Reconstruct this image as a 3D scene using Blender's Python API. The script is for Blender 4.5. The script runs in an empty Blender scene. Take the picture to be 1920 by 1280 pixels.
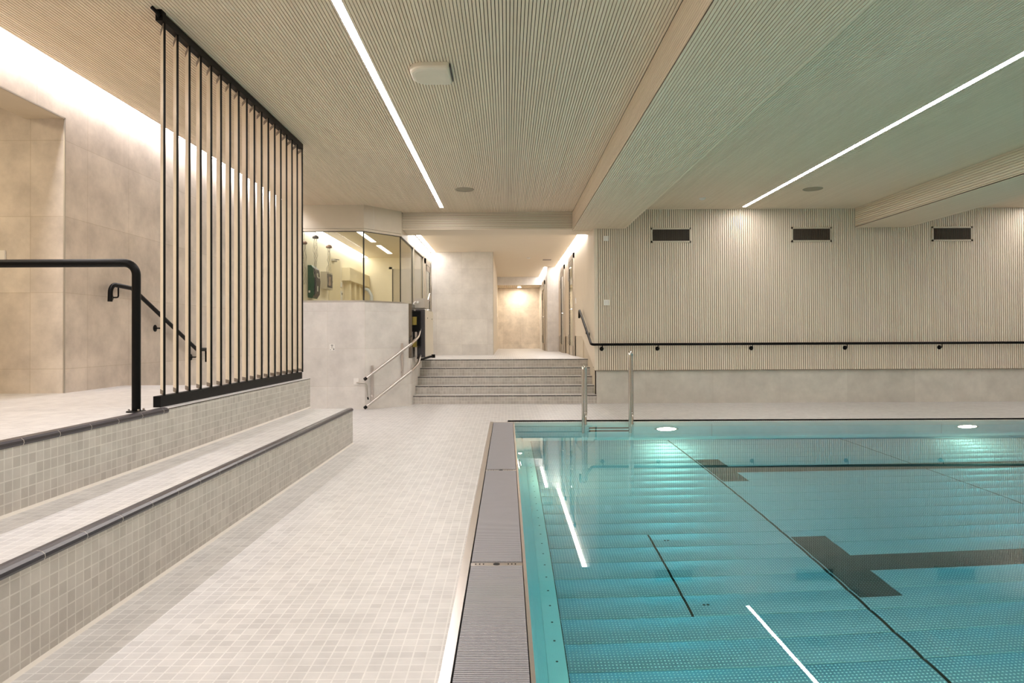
import bpy, bmesh, math, random
from mathutils import Vector, Matrix
S = bpy.context.scene
COL = S.collection
random.seed(7)

# ------------------------------------------------------------------ camera, world, exposure
CAM_Z = 1.15
cam_d = bpy.data.cameras.new('camera'); cam = bpy.data.objects.new('camera', cam_d); COL.objects.link(cam)
PITCH, ROLL = 0.010, 0.0047
F = Vector((0, math.cos(PITCH), math.sin(PITCH))); U0 = Vector((0, -math.sin(PITCH), math.cos(PITCH))); X0 = Vector((1, 0, 0))
Rr = (X0 - ROLL*U0).normalized(); Uu = (U0 + ROLL*X0).normalized()
cam.matrix_world = Matrix(((Rr.x, Uu.x, -F.x, 0), (Rr.y, Uu.y, -F.y, 0), (Rr.z, Uu.z, -F.z, CAM_Z), (0, 0, 0, 1)))
cam_d.sensor_fit = 'HORIZONTAL'; cam_d.sensor_width = 36; cam_d.lens = 1260/1920*36
cam_d.shift_x = 9/1920; cam_d.shift_y = -21.6/1920
cam_d.clip_start = 0.05; cam_d.clip_end = 100
S.camera = cam
w = bpy.data.worlds.new('world'); S.world = w; w.use_nodes = True
w.node_tree.nodes['Background'].inputs[0].default_value = (0.9, 0.92, 1, 1)
w.node_tree.nodes['Background'].inputs[1].default_value = 0.02
S.view_settings.view_transform = 'Standard'; S.view_settings.look = 'None'
S.view_settings.gamma = 1; S.view_settings.use_curve_mapping = False
S.view_settings.exposure = 0.13
S.cycles.use_denoising = True
S.cycles.max_bounces = 12; S.cycles.diffuse_bounces = 6; S.cycles.glossy_bounces = 6; S.cycles.transmission_bounces = 10
S.cycles.sample_clamp_indirect = 6

STRIP = 62.0      # radiance of the led lines in the ceiling
COVE = 34.0       # led coves along the walls
POOLLAMP = 240.0

# ------------------------------------------------------------------ materials
def new_mat(name):
    m = bpy.data.materials.new(name); m.use_nodes = True
    nt = m.node_tree; b = nt.nodes['Principled BSDF']
    return m, nt, b
def N(nt, t, **kw):
    n = nt.nodes.new(t)
    for k, v in kw.items():
        if k.startswith('i_'): n.inputs[k[2:].replace('_', ' ')].default_value = v
        else: setattr(n, k, v)
    return n
def L(nt, a, b): nt.links.new(a, b)
def mat(name, col, rough=0.5, metal=0.0, spec=0.5):
    m, nt, b = new_mat(name)
    tc = N(nt, 'ShaderNodeTexCoord'); nz = N(nt, 'ShaderNodeTexNoise'); nz.inputs['Scale'].default_value = 9
    L(nt, tc.outputs['Object'], nz.inputs['Vector'])
    mx = N(nt, 'ShaderNodeMix', data_type='RGBA')
    mx.inputs[6].default_value = tuple(c*0.96 for c in col)+(1,); mx.inputs[7].default_value = tuple(min(1, c*1.04) for c in col)+(1,)
    L(nt, nz.outputs['Fac'], mx.inputs[0]); L(nt, mx.outputs[2], b.inputs['Base Color'])
    b.inputs['Roughness'].default_value = rough; b.inputs['Metallic'].default_value = metal
    b.inputs['Specular IOR Level'].default_value = spec
    return m
def emit(name, col, s):
    m, nt, b = new_mat(name)
    b.inputs['Base Color'].default_value = (0.8, 0.8, 0.8, 1)
    b.inputs['Emission Color'].default_value = tuple(col)+(1,); b.inputs['Emission Strength'].default_value = s
    return m
def plane_vec(nt, plane, off=(0, 0)):
    g = N(nt, 'ShaderNodeNewGeometry'); s = N(nt, 'ShaderNodeSeparateXYZ'); L(nt, g.outputs['Position'], s.inputs[0])
    c = N(nt, 'ShaderNodeCombineXYZ')
    for k in (0, 1):
        a = N(nt, 'ShaderNodeMath', operation='SUBTRACT'); a.inputs[1].default_value = off[k]
        L(nt, s.outputs['xyz'.index(plane[k])], a.inputs[0]); L(nt, a.outputs[0], c.inputs[k])
    return g, c
def tile_mat(name, plane, size, mort, c1, c2, cm, rough=0.45, off=(0, 0), noise=6.0, namp=0.12, size2=None):
    m, nt, b = new_mat(name)
    g, c = plane_vec(nt, plane, off)
    br = N(nt, 'ShaderNodeTexBrick', offset=0.0, squash=1.0, offset_frequency=2, squash_frequency=2)
    br.inputs['Scale'].default_value = 1; br.inputs['Brick Width'].default_value = size; br.inputs['Row Height'].default_value = size2 or size
    br.inputs['Mortar Size'].default_value = mort; br.inputs['Mortar Smooth'].default_value = 0.1; br.inputs['Bias'].default_value = 0
    br.inputs['Color1'].default_value = tuple(c1)+(1,); br.inputs['Color2'].default_value = tuple(c2)+(1,); br.inputs['Mortar'].default_value = tuple(cm)+(1,)
    L(nt, c.outputs[0], br.inputs['Vector'])
    nz = N(nt, 'ShaderNodeTexNoise'); nz.inputs['Scale'].default_value = noise; nz.inputs['Detail'].default_value = 6
    nz.inputs['Roughness'].default_value = 0.65
    L(nt, g.outputs['Position'], nz.inputs['Vector'])
    mr = N(nt, 'ShaderNodeMapRange'); mr.inputs[1].default_value = 0.25; mr.inputs[2].default_value = 0.75
    mr.inputs[3].default_value = 1-namp; mr.inputs[4].default_value = 1+namp
    L(nt, nz.outputs['Fac'], mr.inputs[0])
    mx = N(nt, 'ShaderNodeVectorMath', operation='SCALE')
    L(nt, br.outputs['Color'], mx.inputs[0]); L(nt, mr.outputs[0], mx.inputs['Scale'])
    L(nt, mx.outputs[0], b.inputs['Base Color'])
    b.inputs['Roughness'].default_value = rough
    bp = N(nt, 'ShaderNodeBump'); bp.inputs['Strength'].default_value = 0.25; bp.inputs['Distance'].default_value = 0.002; bp.invert = True
    L(nt, br.outputs['Fac'], bp.inputs['Height']); L(nt, bp.outputs[0], b.inputs['Normal'])
    return m
def wood_mat(name, c1, c2, along, rough=0.55):
    m, nt, b = new_mat(name)
    g = N(nt, 'ShaderNodeNewGeometry')
    mp = N(nt, 'ShaderNodeMapping')
    sc = [22.0, 22.0, 22.0]; sc['xyz'.index(along)] = 0.7
    mp.inputs['Scale'].default_value = sc
    L(nt, g.outputs['Position'], mp.inputs[0])
    nz = N(nt, 'ShaderNodeTexNoise'); nz.inputs['Scale'].default_value = 2.2; nz.inputs['Detail'].default_value = 4
    L(nt, mp.outputs[0], nz.inputs['Vector'])
    ad = N(nt, 'ShaderNodeMath', operation='MULTIPLY_ADD'); ad.inputs[1].default_value = 0.45
    L(nt, g.outputs['Random Per Island'], ad.inputs[0]); 
    sb = N(nt, 'ShaderNodeMath', operation='MULTIPLY'); sb.inputs[1].default_value = 0.6
    L(nt, nz.outputs['Fac'], sb.inputs[0]); L(nt, sb.outputs[0], ad.inputs[2])
    mx = N(nt, 'ShaderNodeMix', data_type='RGBA'); mx.inputs[6].default_value = tuple(c1)+(1,); mx.inputs[7].default_value = tuple(c2)+(1,)
    L(nt, ad.outputs[0], mx.inputs[0]); L(nt, mx.outputs[2], b.inputs['Base Color'])
    b.inputs['Roughness'].default_value = rough; b.inputs['Specular IOR Level'].default_value = 0.3
    return m

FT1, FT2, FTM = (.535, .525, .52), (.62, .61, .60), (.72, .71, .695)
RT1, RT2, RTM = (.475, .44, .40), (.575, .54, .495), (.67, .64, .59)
M = {}
M['tile_floor'] = tile_mat('floor mosaic', 'xy', .0494, .0028, FT1, FT2, FTM, .42)
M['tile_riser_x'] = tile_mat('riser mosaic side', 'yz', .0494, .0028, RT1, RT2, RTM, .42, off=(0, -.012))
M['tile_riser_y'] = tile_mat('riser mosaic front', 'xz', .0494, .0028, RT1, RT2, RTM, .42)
W1, W2 = (.60, .535, .465), (.685, .62, .545)
WM = (.50, .43, .34)
M['stone_x'] = tile_mat('stone slabs x', 'yz', .635, .0022, W1, W2, WM, .5, off=(5.875, .90), noise=3.0, namp=.26, size2=.633)
M['stone_y'] = tile_mat('stone slabs y', 'xz', .635, .0022, W1, W2, WM, .5, off=(-3.71+.39, .90), noise=3.0, namp=.26, size2=.633)
G1, G2 = (.645, .615, .58), (.72, .69, .65)
M['grey_x'] = tile_mat('pale slabs x', 'yz', .60, .0015, G1, G2, (.55, .50, .43), .5, off=(.3, .37), noise=3.6, namp=.14)
M['grey_y'] = tile_mat('pale slabs y', 'xz', .60, .0015, G1, G2, (.55, .50, .43), .5, off=(.13, .37), noise=3.6, namp=.14)
M['base_y'] = tile_mat('base slabs', 'xz', 1.15, .0015, (.58, .55, .495), (.66, .63, .57), (.52, .49, .43), .5, off=(.07, -.3), noise=3.6, namp=.14)
M['wood_y'] = wood_mat('pale washed wood along room', (.73, .615, .475), (.85, .735, .59), 'y')
M['wood_z'] = wood_mat('pale washed wood upright', (.71, .62, .50), (.85, .76, .635), 'z')
M['wood_x'] = wood_mat('pale washed wood across', (.70, .61, .49), (.82, .735, .60), 'x')
M['groove'] = mat('dark groove', (.035, .025, .015), .9)
M['groove_wall'] = mat('brown groove', (.24, .19, .135), .9)
M['black'] = mat('black powder coat', (.002, .002, .002), .45, 0, .16)
M['edge_black'] = mat('black slat edge', (.006, .006, .005), .5, 0, .2)
M['slat_beige'] = mat('beige slat lacquer', (.80, .715, .57), .45)
M['clip'] = mat('brown clip', (.16, .125, .09), .5)
M['nosing'] = mat('glazed charcoal nosing', (.045, .040, .048), .28)
M['grout'] = mat('pale grout', (.72, .68, .62), .8)
M['steel'] = mat('brushed steel', (.62, .58, .55), .28, 1.0)
M['rim'] = mat('light satin rim steel', (.74, .70, .66), .5, .5)
M['darksteel'] = mat('dark brushed sheet', (.23, .215, .20), .25, 1.0)
M['chrome'] = mat('polished steel', (.72, .69, .66), .14, 1.0)
M['grate'] = mat('grey grate plastic', (.40, .40, .435), .4)
M['dark'] = mat('dark void', (.012, .012, .013), .8)
M['rubber'] = mat('charcoal rubber', (.035, .031, .034), .5)
M['white'] = mat('white plastic', (.82, .80, .76), .4)
M['cream'] = mat('cream plastic', (.72, .66, .54), .35)
M['beige_metal'] = mat('beige painted metal', (.57, .51, .405), .42)
M['beige_plain'] = mat('beige plaster', (.66, .575, .45), .6)
M['office'] = mat('warm office wall', (.87, .80, .65), .6)
M['office_trim'] = mat('pale yellow frame', (.82, .73, .53), .5)
M['alu'] = mat('grey aluminium', (.46, .43, .38), .4, .6)
M['doorframe'] = mat('beige door frame', (.50, .435, .345), .4)
M['gasket'] = mat('black gasket', (.015, .014, .012), .5)
M['green'] = mat('dark green plastic', (.008, .07, .03), .3)
M['yellow'] = mat('dull yellow metal', (.28, .21, .03), .5)
M['grille'] = mat('olive grille', (.33, .29, .21), .7)
M['pink'] = mat('pinkish glass', (.40, .25, .20), .3)
M['dome_dark'] = mat('dark dome', (.06, .05, .06), .4)
M['skin'] = mat('silver thread', (.42, .38, .32), .5)
M['ink'] = mat('black print', (.02, .02, .02), .6)
LEDC = (1.0, .92, .885)
M['led'] = emit('led line', LEDC, STRIP)
M['cove'] = emit('led cove', (1.0, .95, .98), COVE)
M['cove2'] = emit('led cove corridor', (1.0, .95, .93), 34)
M['warm'] = emit('warm lamp', (1.0, .80, .52), 16)
M['office_led'] = emit('office led', (1.0, .95, .86), 16)
M['office_cove'] = emit('office cove', (1.0, .95, .88), 9)
M['spot'] = emit('corridor spot', (1.0, .87, .68), 650)
M['poollamp'] = emit('pool lamp', (1.0, .85, .52), POOLLAMP)

def dotted_steel(name, col, rough, metal, amp):
    """embossed anti-slip sheet: round studs on a 20 mm grid"""
    m, nt, b = new_mat(name)
    g = N(nt, 'ShaderNodeNewGeometry'); s = N(nt, 'ShaderNodeSeparateXYZ'); L(nt, g.outputs['Position'], s.inputs[0])
    sq = []
    for k, p in ((0, .0196), (1, .0232)):
        d = N(nt, 'ShaderNodeMath', operation='DIVIDE'); d.inputs[1].default_value = p; L(nt, s.outputs[k], d.inputs[0])
        fr = N(nt, 'ShaderNodeMath', operation='FRACT'); L(nt, d.outputs[0], fr.inputs[0])
        sb = N(nt, 'ShaderNodeMath', operation='SUBTRACT'); sb.inputs[1].default_value = .5; L(nt, fr.outputs[0], sb.inputs[0])
        ml = N(nt, 'ShaderNodeMath', operation='MULTIPLY'); ml.inputs[1].default_value = p; L(nt, sb.outputs[0], ml.inputs[0])
        pw = N(nt, 'ShaderNodeMath', operation='MULTIPLY'); L(nt, ml.outputs[0], pw.inputs[0]); L(nt, ml.outputs[0], pw.inputs[1]); sq.append(pw)
    ad = N(nt, 'ShaderNodeMath', operation='ADD'); L(nt, sq[0].outputs[0], ad.inputs[0]); L(nt, sq[1].outputs[0], ad.inputs[1])
    rt = N(nt, 'ShaderNodeMath', operation='SQRT'); L(nt, ad.outputs[0], rt.inputs[0])
    mr = N(nt, 'ShaderNodeMapRange', interpolation_type='SMOOTHSTEP'); mr.inputs[1].default_value = .0062; mr.inputs[2].default_value = .0028
    mr.inputs[3].default_value = 0; mr.inputs[4].default_value = 1; L(nt, rt.outputs[0], mr.inputs[0])
    bp = N(nt, 'ShaderNodeBump'); bp.inputs['Strength'].default_value = 1.0; bp.inputs['Distance'].default_value = amp
    L(nt, mr.outputs[0], bp.inputs['Height']); L(nt, bp.outputs[0], b.inputs['Normal'])
    mx = N(nt, 'ShaderNodeMix', data_type='RGBA'); mx.inputs[6].default_value = tuple(col)+(1,)
    mx.inputs[7].default_value = tuple(min(1, c*2.2+.1) for c in col)+(1,)   # white light-strip glints on the studs, painted as a paler colour
    L(nt, mr.outputs[0], mx.inputs[0]); L(nt, mx.outputs[2], b.inputs['Base Color'])
    mt = N(nt, 'ShaderNodeMath', operation='MULTIPLY_ADD'); mt.inputs[1].default_value = -metal; mt.inputs[2].default_value = metal
    L(nt, mr.outputs[0], mt.inputs[0]); L(nt, mt.outputs[0], b.inputs['Metallic'])
    b.inputs['Roughness'].default_value = rough
    return m
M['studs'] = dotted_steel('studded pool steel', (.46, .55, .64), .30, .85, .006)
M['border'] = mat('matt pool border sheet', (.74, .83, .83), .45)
M['studs_black'] = dotted_steel('studded black lane steel', (.018, .018, .02), .4, .1, .003)
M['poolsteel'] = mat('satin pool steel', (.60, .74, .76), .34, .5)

def water_mat():
    m = bpy.data.materials.new('pool water'); m.use_nodes = True; nt = m.node_tree; nt.nodes.clear()
    o = N(nt, 'ShaderNodeOutputMaterial'); g = N(nt, 'ShaderNodeBsdfGlass'); g.inputs['Roughness'].default_value = 0; g.inputs['IOR'].default_value = 1.333
    v = N(nt, 'ShaderNodeVolumeAbsorption'); v.inputs['Color'].default_value = (0.0, .82, .97, 1); v.inputs['Density'].default_value = .36
    L(nt, g.outputs[0], o.inputs['Surface']); L(nt, v.outputs[0], o.inputs['Volume'])
    return m
M['water'] = water_mat()
def pane_mat():
    m = bpy.data.materials.new('clear glazing'); m.use_nodes = True; nt = m.node_tree; nt.nodes.clear()
    o = N(nt, 'ShaderNodeOutputMaterial'); t = N(nt, 'ShaderNodeBsdfTransparent'); t.inputs[0].default_value = (.93, .95, .92, 1)
    g = N(nt, 'ShaderNodeBsdfGlossy'); g.inputs['Roughness'].default_value = .02
    lw = N(nt, 'ShaderNodeLayerWeight'); lw.inputs[0].default_value = .5
    pw = N(nt, 'ShaderNodeMath', operation='POWER'); pw.inputs[1].default_value = 5; L(nt, lw.outputs['Facing'], pw.inputs[0])
    f = N(nt, 'ShaderNodeMath', operation='MULTIPLY_ADD'); f.inputs[1].default_value = .6; f.inputs[2].default_value = .035; L(nt, pw.outputs[0], f.inputs[0]); mx = N(nt, 'ShaderNodeMixShader')
    L(nt, f.outputs[0], mx.inputs[0]); L(nt, t.outputs[0], mx.inputs[1]); L(nt, g.outputs[0], mx.inputs[2]); L(nt, mx.outputs[0], o.inputs['Surface'])
    return m
M['glass'] = pane_mat()

# ------------------------------------------------------------------ mesh helpers
class MB:
    def __init__(s): s.v = []; s.f = []; s.m = []; s.mats = []; s.sm = []
    def mi(s, m):
        m = M[m] if isinstance(m, str) else m
        if m not in s.mats: s.mats.append(m)
        return s.mats.index(m)
    def face(s, pts, m, smooth=False):
        i = len(s.v); s.v += [tuple(p) for p in pts]; s.f.append(list(range(i, i+len(pts)))); s.m.append(s.mi(m)); s.sm.append(smooth)
    def raw(s, verts, faces, m, smooth=False):
        i = len(s.v); s.v += [tuple(p) for p in verts]; k = s.mi(m)
        for f in faces: s.f.append([i+j for j in f]); s.m.append(k); s.sm.append(smooth)
    def box(s, x0, x1, y0, y1, z0, z1, m, fm=None):
        V = [(x0,y0,z0),(x1,y0,z0),(x1,y1,z0),(x0,y1,z0),(x0,y0,z1),(x1,y0,z1),(x1,y1,z1),(x0,y1,z1)]
        Fs = {'-z':(0,3,2,1),'+z':(4,5,6,7),'-y':(0,1,5,4),'+x':(1,2,6,5),'+y':(2,3,7,6),'-x':(3,0,4,7)}
        i = len(s.v); s.v += V
        for k, f in Fs.items():
            mm = (fm or {}).get(k, m); s.f.append([i+j for j in f]); s.m.append(s.mi(mm)); s.sm.append(False)
        return s
    def obox(s, o, u, v, n, m):
        """box from corner o spanned by vectors u, v, n"""
        o, u, v, n = map(Vector, (o, u, v, n))
        V = [o, o+u, o+u+v, o+v, o+n, o+u+n, o+u+v+n, o+v+n]
        Fs = [(0,3,2,1),(4,5,6,7),(0,1,5,4),(1,2,6,5),(2,3,7,6),(3,0,4,7)]
        if u.cross(v).dot(n) < 0: Fs = [f[::-1] for f in Fs]
        s.raw(V, Fs, m); return s
    def prism(s, poly, axis, a0, a1, m, smooth=False, caps=True):
        """poly in the plane normal to axis, in the order of the other two axes"""
        def P(p, a):
            if axis == 'x': return (a, p[0], p[1])
            if axis == 'y': return (p[0], a, p[1])
            return (p[0], p[1], a)
        n = len(poly); V = [P(p, a0) for p in poly]+[P(p, a1) for p in poly]
        Fs = [(i, (i+1) % n, n+(i+1) % n, n+i) for i in range(n)]
        s.raw(V, Fs, m, smooth)
        if caps: s.face([P(p, a0) for p in poly][::-1], m); s.face([P(p, a1) for p in poly], m)
        return s
    def tube(s, pts, r, m, seg=12, caps=True, closed=False):
        pts = [Vector(p) for p in pts]; n = len(pts); rings = []
        t0 = (pts[1]-pts[0]).normalized(); a = Vector((0, 0, 1)) if abs(t0.z) < .9 else Vector((1, 0, 0)); nrm = t0.cross(a).normalized()
        for i in range(n):
            t = (pts[min(i+1, n-1)]-pts[max(i-1, 0)]).normalized()
            nrm = (nrm - t*nrm.dot(t)).normalized(); b = t.cross(nrm)
            rings.append([pts[i]+(nrm*math.cos(2*math.pi*k/seg)+b*math.sin(2*math.pi*k/seg))*r for k in range(seg)])
        V = [p for R in rings for p in R]
        Fs = [(i*seg+k, i*seg+(k+1) % seg, (i+1)*seg+(k+1) % seg, (i+1)*seg+k) for i in range(n-1) for k in range(seg)]
        s.raw(V, Fs, m, True)
        if caps: s.face(rings[0][::-1], m); s.face(rings[-1], m)
        return s
    def cyl(s, c, axis, r, h, m, seg=24, r2=None):
        c = Vector(c); ax = Vector({'x': (1,0,0), 'y': (0,1,0), 'z': (0,0,1)}[axis]) if isinstance(axis, str) else Vector(axis).normalized()
        return s.lathe(c, ax, [(0, 0), (r, 0), (r if r2 is None else r2, h), (0, h)], m, seg, smooth=False)
    def lathe(s, c, ax, prof, m, seg=24, smooth=True):
        """prof: (radius, height along axis)"""
        c = Vector(c); ax = Vector(ax).normalized(); a = Vector((0, 0, 1)) if abs(ax.z) < .9 else Vector((1, 0, 0))
        u = ax.cross(a).normalized(); v = ax.cross(u)
        for (r0, h0), (r1, h1) in zip(prof, prof[1:]):
            A = [c+ax*h0+(u*math.cos(2*math.pi*k/seg)+v*math.sin(2*math.pi*k/seg))*max(r0, 1e-5) for k in range(seg)]
            B = [c+ax*h1+(u*math.cos(2*math.pi*k/seg)+v*math.sin(2*math.pi*k/seg))*max(r1, 1e-5) for k in range(seg)]
            s.raw(A+B, [(k, (k+1) % seg, seg+(k+1) % seg, seg+k) for k in range(seg)], m, smooth)
        return s
    def slats(s, o, u, nslat, v, n, pitch, wdt, t, m, back=None, skip=None):
        """nslat bars stepped along unit u from o, running along vector v, front faces toward unit n; backing t behind"""
        o, u, v, n = map(Vector, (o, u, v, n))
        e = 0.0006
        for k in range(nslat):
            if skip and skip(k): continue
            a = o+u*(k*pitch)
            V = [a, a+u*wdt, a+u*wdt+v, a+v]; B = [p-n*(t-e) for p in V]
            s.raw(V+B, [(0,1,2,3),(0,4,5,1),(1,5,6,2),(2,6,7,3),(3,7,4,0)], m)
        if back:
            a = o-n*t; q = u*(nslat*pitch); s.face([a, a+q, a+q+v, a+v], back)
        return s
    def build(s, name, parent=None, **tags):
        me = bpy.data.meshes.new(name); me.from_pydata(s.v, [], s.f)
        for mm in s.mats: me.materials.append(mm)
        me.polygons.foreach_set('material_index', s.m); me.polygons.foreach_set('use_smooth', s.sm)
        bm = bmesh.new(); bm.from_mesh(me); bmesh.ops.remove_doubles(bm, verts=bm.verts, dist=1e-6) if tags.pop('weld', False) else None
        bm.to_mesh(me); bm.free(); me.update()
        o = bpy.data.objects.new(name, me); COL.objects.link(o)
        if parent:
            o.parent = parent; o.matrix_parent_inverse = Matrix.Translation(-Vector(parent_loc(parent)))
        for k, v in tags.items(): o[k] = v
        return o
def parent_loc(p):
    while p.parent: p = p.parent
    return Vector(p.location)
def thing(name, label, cat, loc, group=None):
    o = bpy.data.objects.new(name, None); o.empty_display_size = .1; o.location = loc; COL.objects.link(o)
    o['label'] = label; o['category'] = cat
    if group: o['group'] = group
    return o
def copy_tree(o, parent=None):
    c = o.copy(); COL.objects.link(c)
    if parent: c.parent = parent
    for ch in list(o.children): copy_tree(ch, c)
    return c
def dup(o, delta, label=None, group=None):
    c = copy_tree(o); c.location = Vector(o.location)+Vector(delta)
    if label: c['label'] = label
    if group: c['group'] = group
    return c
def struct(mb, name, label, cat, **kw): return mb.build(name, kind='structure', label=label, category=cat, **kw)
def fillet(pts, r, n=8):
    """round the inner corners of a polyline"""
    pts = [Vector(p) for p in pts]; out = [pts[0]]
    for i in range(1, len(pts)-1):
        rr = r[i-1] if isinstance(r, (list, tuple)) else r
        a, b, c = pts[i-1], pts[i], pts[i+1]; d1 = (a-b).normalized(); d2 = (c-b).normalized()
        ang = d1.angle(d2)
        if rr <= 0 or ang > 3.10: out.append(b); continue
        tl = min(rr/math.tan(ang/2), (a-b).length*.49, (c-b).length*.49); rr2 = tl*math.tan(ang/2)
        cen = b+(d1+d2).normalized()*(rr2/math.sin(ang/2)); s0 = b+d1*tl-cen; s1 = b+d2*tl-cen
        tot = s0.angle(s1)
        for k in range(n+1):
            q = k/n; out.append(cen+(s0*math.sin((1-q)*tot)+s1*math.sin(q*tot))/math.sin(tot))
    out.append(pts[-1]); return out

H = 3.315                     # ceiling height
XL, XS1, XS2 = -3.67, -1.68, -2.18   # left wall, lower and upper riser faces
YN, YF, XR = -2.5, 11.47, 13.6       # back of the room, far slatted wall, right end
WZ, PD = -.024, -1.22                # water level, pool floor
PX0, PX1, PY0, PY1 = .09, 9.6, 1.62, 9.03
Z2 = .70; ZL = .72                   # platform and corridor landing

# ------------------------------------------------------------------ floors, steps
b = MB(); b.box(XL, -.235, YN, 11.75, -.25, 0, 'tile_floor'); b.box(-.235, XR, 9.065, 11.75, -.25, 0, 'tile_floor'); b.box(-.235, XR, YN, PY0-.04, -.25, 0, 'tile_floor'); b.box(PX1+.04, XR, PY0-.04, 9.065, -.25, 0, 'tile_floor')
struct(b, 'floor', 'pale grey mosaic tiled pool deck floor', 'floor')
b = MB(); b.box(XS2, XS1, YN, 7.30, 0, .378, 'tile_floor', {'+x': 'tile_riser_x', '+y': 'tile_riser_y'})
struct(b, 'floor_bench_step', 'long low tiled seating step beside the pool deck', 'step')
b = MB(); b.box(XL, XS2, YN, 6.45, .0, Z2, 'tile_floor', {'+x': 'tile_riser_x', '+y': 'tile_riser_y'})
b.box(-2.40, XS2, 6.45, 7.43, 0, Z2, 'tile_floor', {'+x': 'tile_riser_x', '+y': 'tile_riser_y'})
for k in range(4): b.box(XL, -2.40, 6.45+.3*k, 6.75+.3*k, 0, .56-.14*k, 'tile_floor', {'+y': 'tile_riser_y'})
b.box(XS2-.012, XS2+.0015, 4.33, 7.43, Z2-.006, Z2-.001, 'groove')
struct(b, 'floor_platform', 'raised tiled platform behind the seating step', 'platform')
# ribbon of white sealant at the foot of both risers
b = MB(); b.prism([(XS1, 0), (XS1+.012, 0), (XS1, .012)], 'y', YN, 7.30, 'grout'); b.prism([(XS2, .378), (XS2+.012, .378), (XS2, .390)], 'y', YN, 7.43, 'grout')
struct(b, 'trim_1', 'thin white sealant line at the foot of the tiled risers', 'sealant')
def nosing(x, ztop, y_end, y_off, name, label):
    b = MB(); prof = [(x-.052, ztop-.004), (x-.050, ztop+.006), (x-.025, ztop+.008), (x-.006, ztop+.005), (x+.005, ztop-.004), (x+.007, ztop-.016), (x+.002, ztop-.026), (x-.004, ztop-.027)]
    y = y_off
    while y > YN: y -= .2465
    while y < y_end:
        a, e = max(y, YN), min(y+.2465-.004, y_end)
        if e-a > .01: b.prism(prof, 'y', a, e, 'nosing')
        if y+.2465 < y_end: b.prism([(p[0]-.0006, p[1]-.0006) for p in prof], 'y', e, y+.2465, 'grout')
        y += .2465
    struct(b, name, label, 'step edging')
nosing(XS1, .378, 7.30, 2.44, 'trim_2', 'charcoal glazed edging tiles along the low seating step')
nosing(XS2, Z2, 4.32, 4.32-.2465*2-.06, 'trim_3', 'short charcoal glazed edging on the upper platform rim')

# ------------------------------------------------------------------ pool shell
b = MB()
b.box(-.235, -.195, PY0, 9.06, -.20, .004, 'steel'); b.box(-.195, -.192, PY0, 9.03, -.2, -.004, 'dark')
b.box(-.235, PX1+.04, 9.028, 9.062, -.3, .004, 'rim');
for i in range(330): b.box(.10+.028*i, .108+.028*i, 9.034, 9.046, .0035, .0046, 'groove')
b.box(-.235, PX1+.04, PY0-.04, PY0, -.3, .004, 'steel'); b.box(PX1, PX1+.04, PY0, 9.04, -.3, .004, 'steel')
b.box(-.195, .075, PY0, 9.03, -.22, -.10, 'dark')
b.prism([(.074, .002), (.090, .002), (.092, -.06), (.090, -.20), (.074, -.20)], 'y', PY0, 9.03, 'steel')
struct(b, 'trim_4', 'brushed steel frame around the pool rim', 'pool rim')
# left wall of the basin, leaning slightly into the pool
b = MB(); b.prism([(.088, -.03), (.091, -.14), (.105, -.5), (.14, -.9), (.20, PD), (.02, PD), (.02, -.2), (.07, -.2)], 'y', PY0, 9.03, 'poolsteel')
struct(b, 'wall_pool_left', 'steel side wall of the pool basin under the grate', 'pool wall')
# far wall of the basin with the recessed ladder steps
SX0, SX1, SZ0, SZ1 = 1.09, 1.63, -.80, -.05
b = MB(); y = PY1
for x0, x1, z0, z1 in ((.0, SX0, PD, .0), (SX1, PX1, PD, .0), (SX0, SX1, PD, SZ0), (SX0, SX1, SZ1, .0)): b.box(x0, x1, y, y+.22, z0, z1, 'poolsteel')
for x in (2.74, 5.82): b.box(x-.003, x+.003, y-.002, y, PD, -.05, 'chrome')
b.box(1.7, PX1, y-.003, y, -.90, -.885, 'steel')
b.box(SX0, SX1, y+.16, y+.22, SZ0, SZ1, 'dark'); b.box(SX0, SX0+.004, y+.002, y+.17, SZ0, SZ1, 'dark'); b.box(SX1-.004, SX1, y+.002, y+.17, SZ0, SZ1, 'dark')
for z in (-.80, -.56, -.32): b.box(SX0, SX1, y-.012, y+.17, z, z+.10, 'rubber', {'-y': 'border'})
struct(b, 'wall_pool_far', 'far steel wall of the pool basin with recessed ladder steps', 'pool wall')
b = MB(); b.box(PX1, PX1+.2, PY0, PY1, PD, 0.003, 'poolsteel'); b.box(0, PX1, PY0-.2, PY0, PD, 0.003, 'poolsteel')
struct(b, 'wall_pool_near', 'steel basin walls at the ends of the pool', 'pool wall')
# studded floor panels, slightly crowned
b = MB(); P = .2525; Y0 = 4.45-P*24
cols = [(.305, 2.098), (2.116, 4.352), (4.364, 6.60), (6.612, 8.85), (8.862, 9.5)]
LANES = [(4.45, 4.7025), (7.01, 7.285), (1.9, 2.17)]
def crown(y0, y1):
    n = 6; return [(y0+(y1-y0)*k/n, PD+.0085*(1-(2*k/n-1)**2)) for k in range(n+1)]
def panel(x0, x1, y0, y1):
    c = crown(y0+.004, y1-.004)
    V = []; Fs = []
    for yy, zz in c: V += [(x0, yy, zz), (x1, yy, zz)]
    for k in range(len(c)-1): Fs.append((2*k, 2*k+1, 2*k+3, 2*k+2))
    b.raw(V, Fs, 'studs', True)
    for yy in (y0+.004, y1-.004): b.face([(x0, yy, PD), (x1, yy, PD), (x1, yy, PD-.012), (x0, yy, PD-.012)], 'poolsteel')
k = 0
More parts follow.
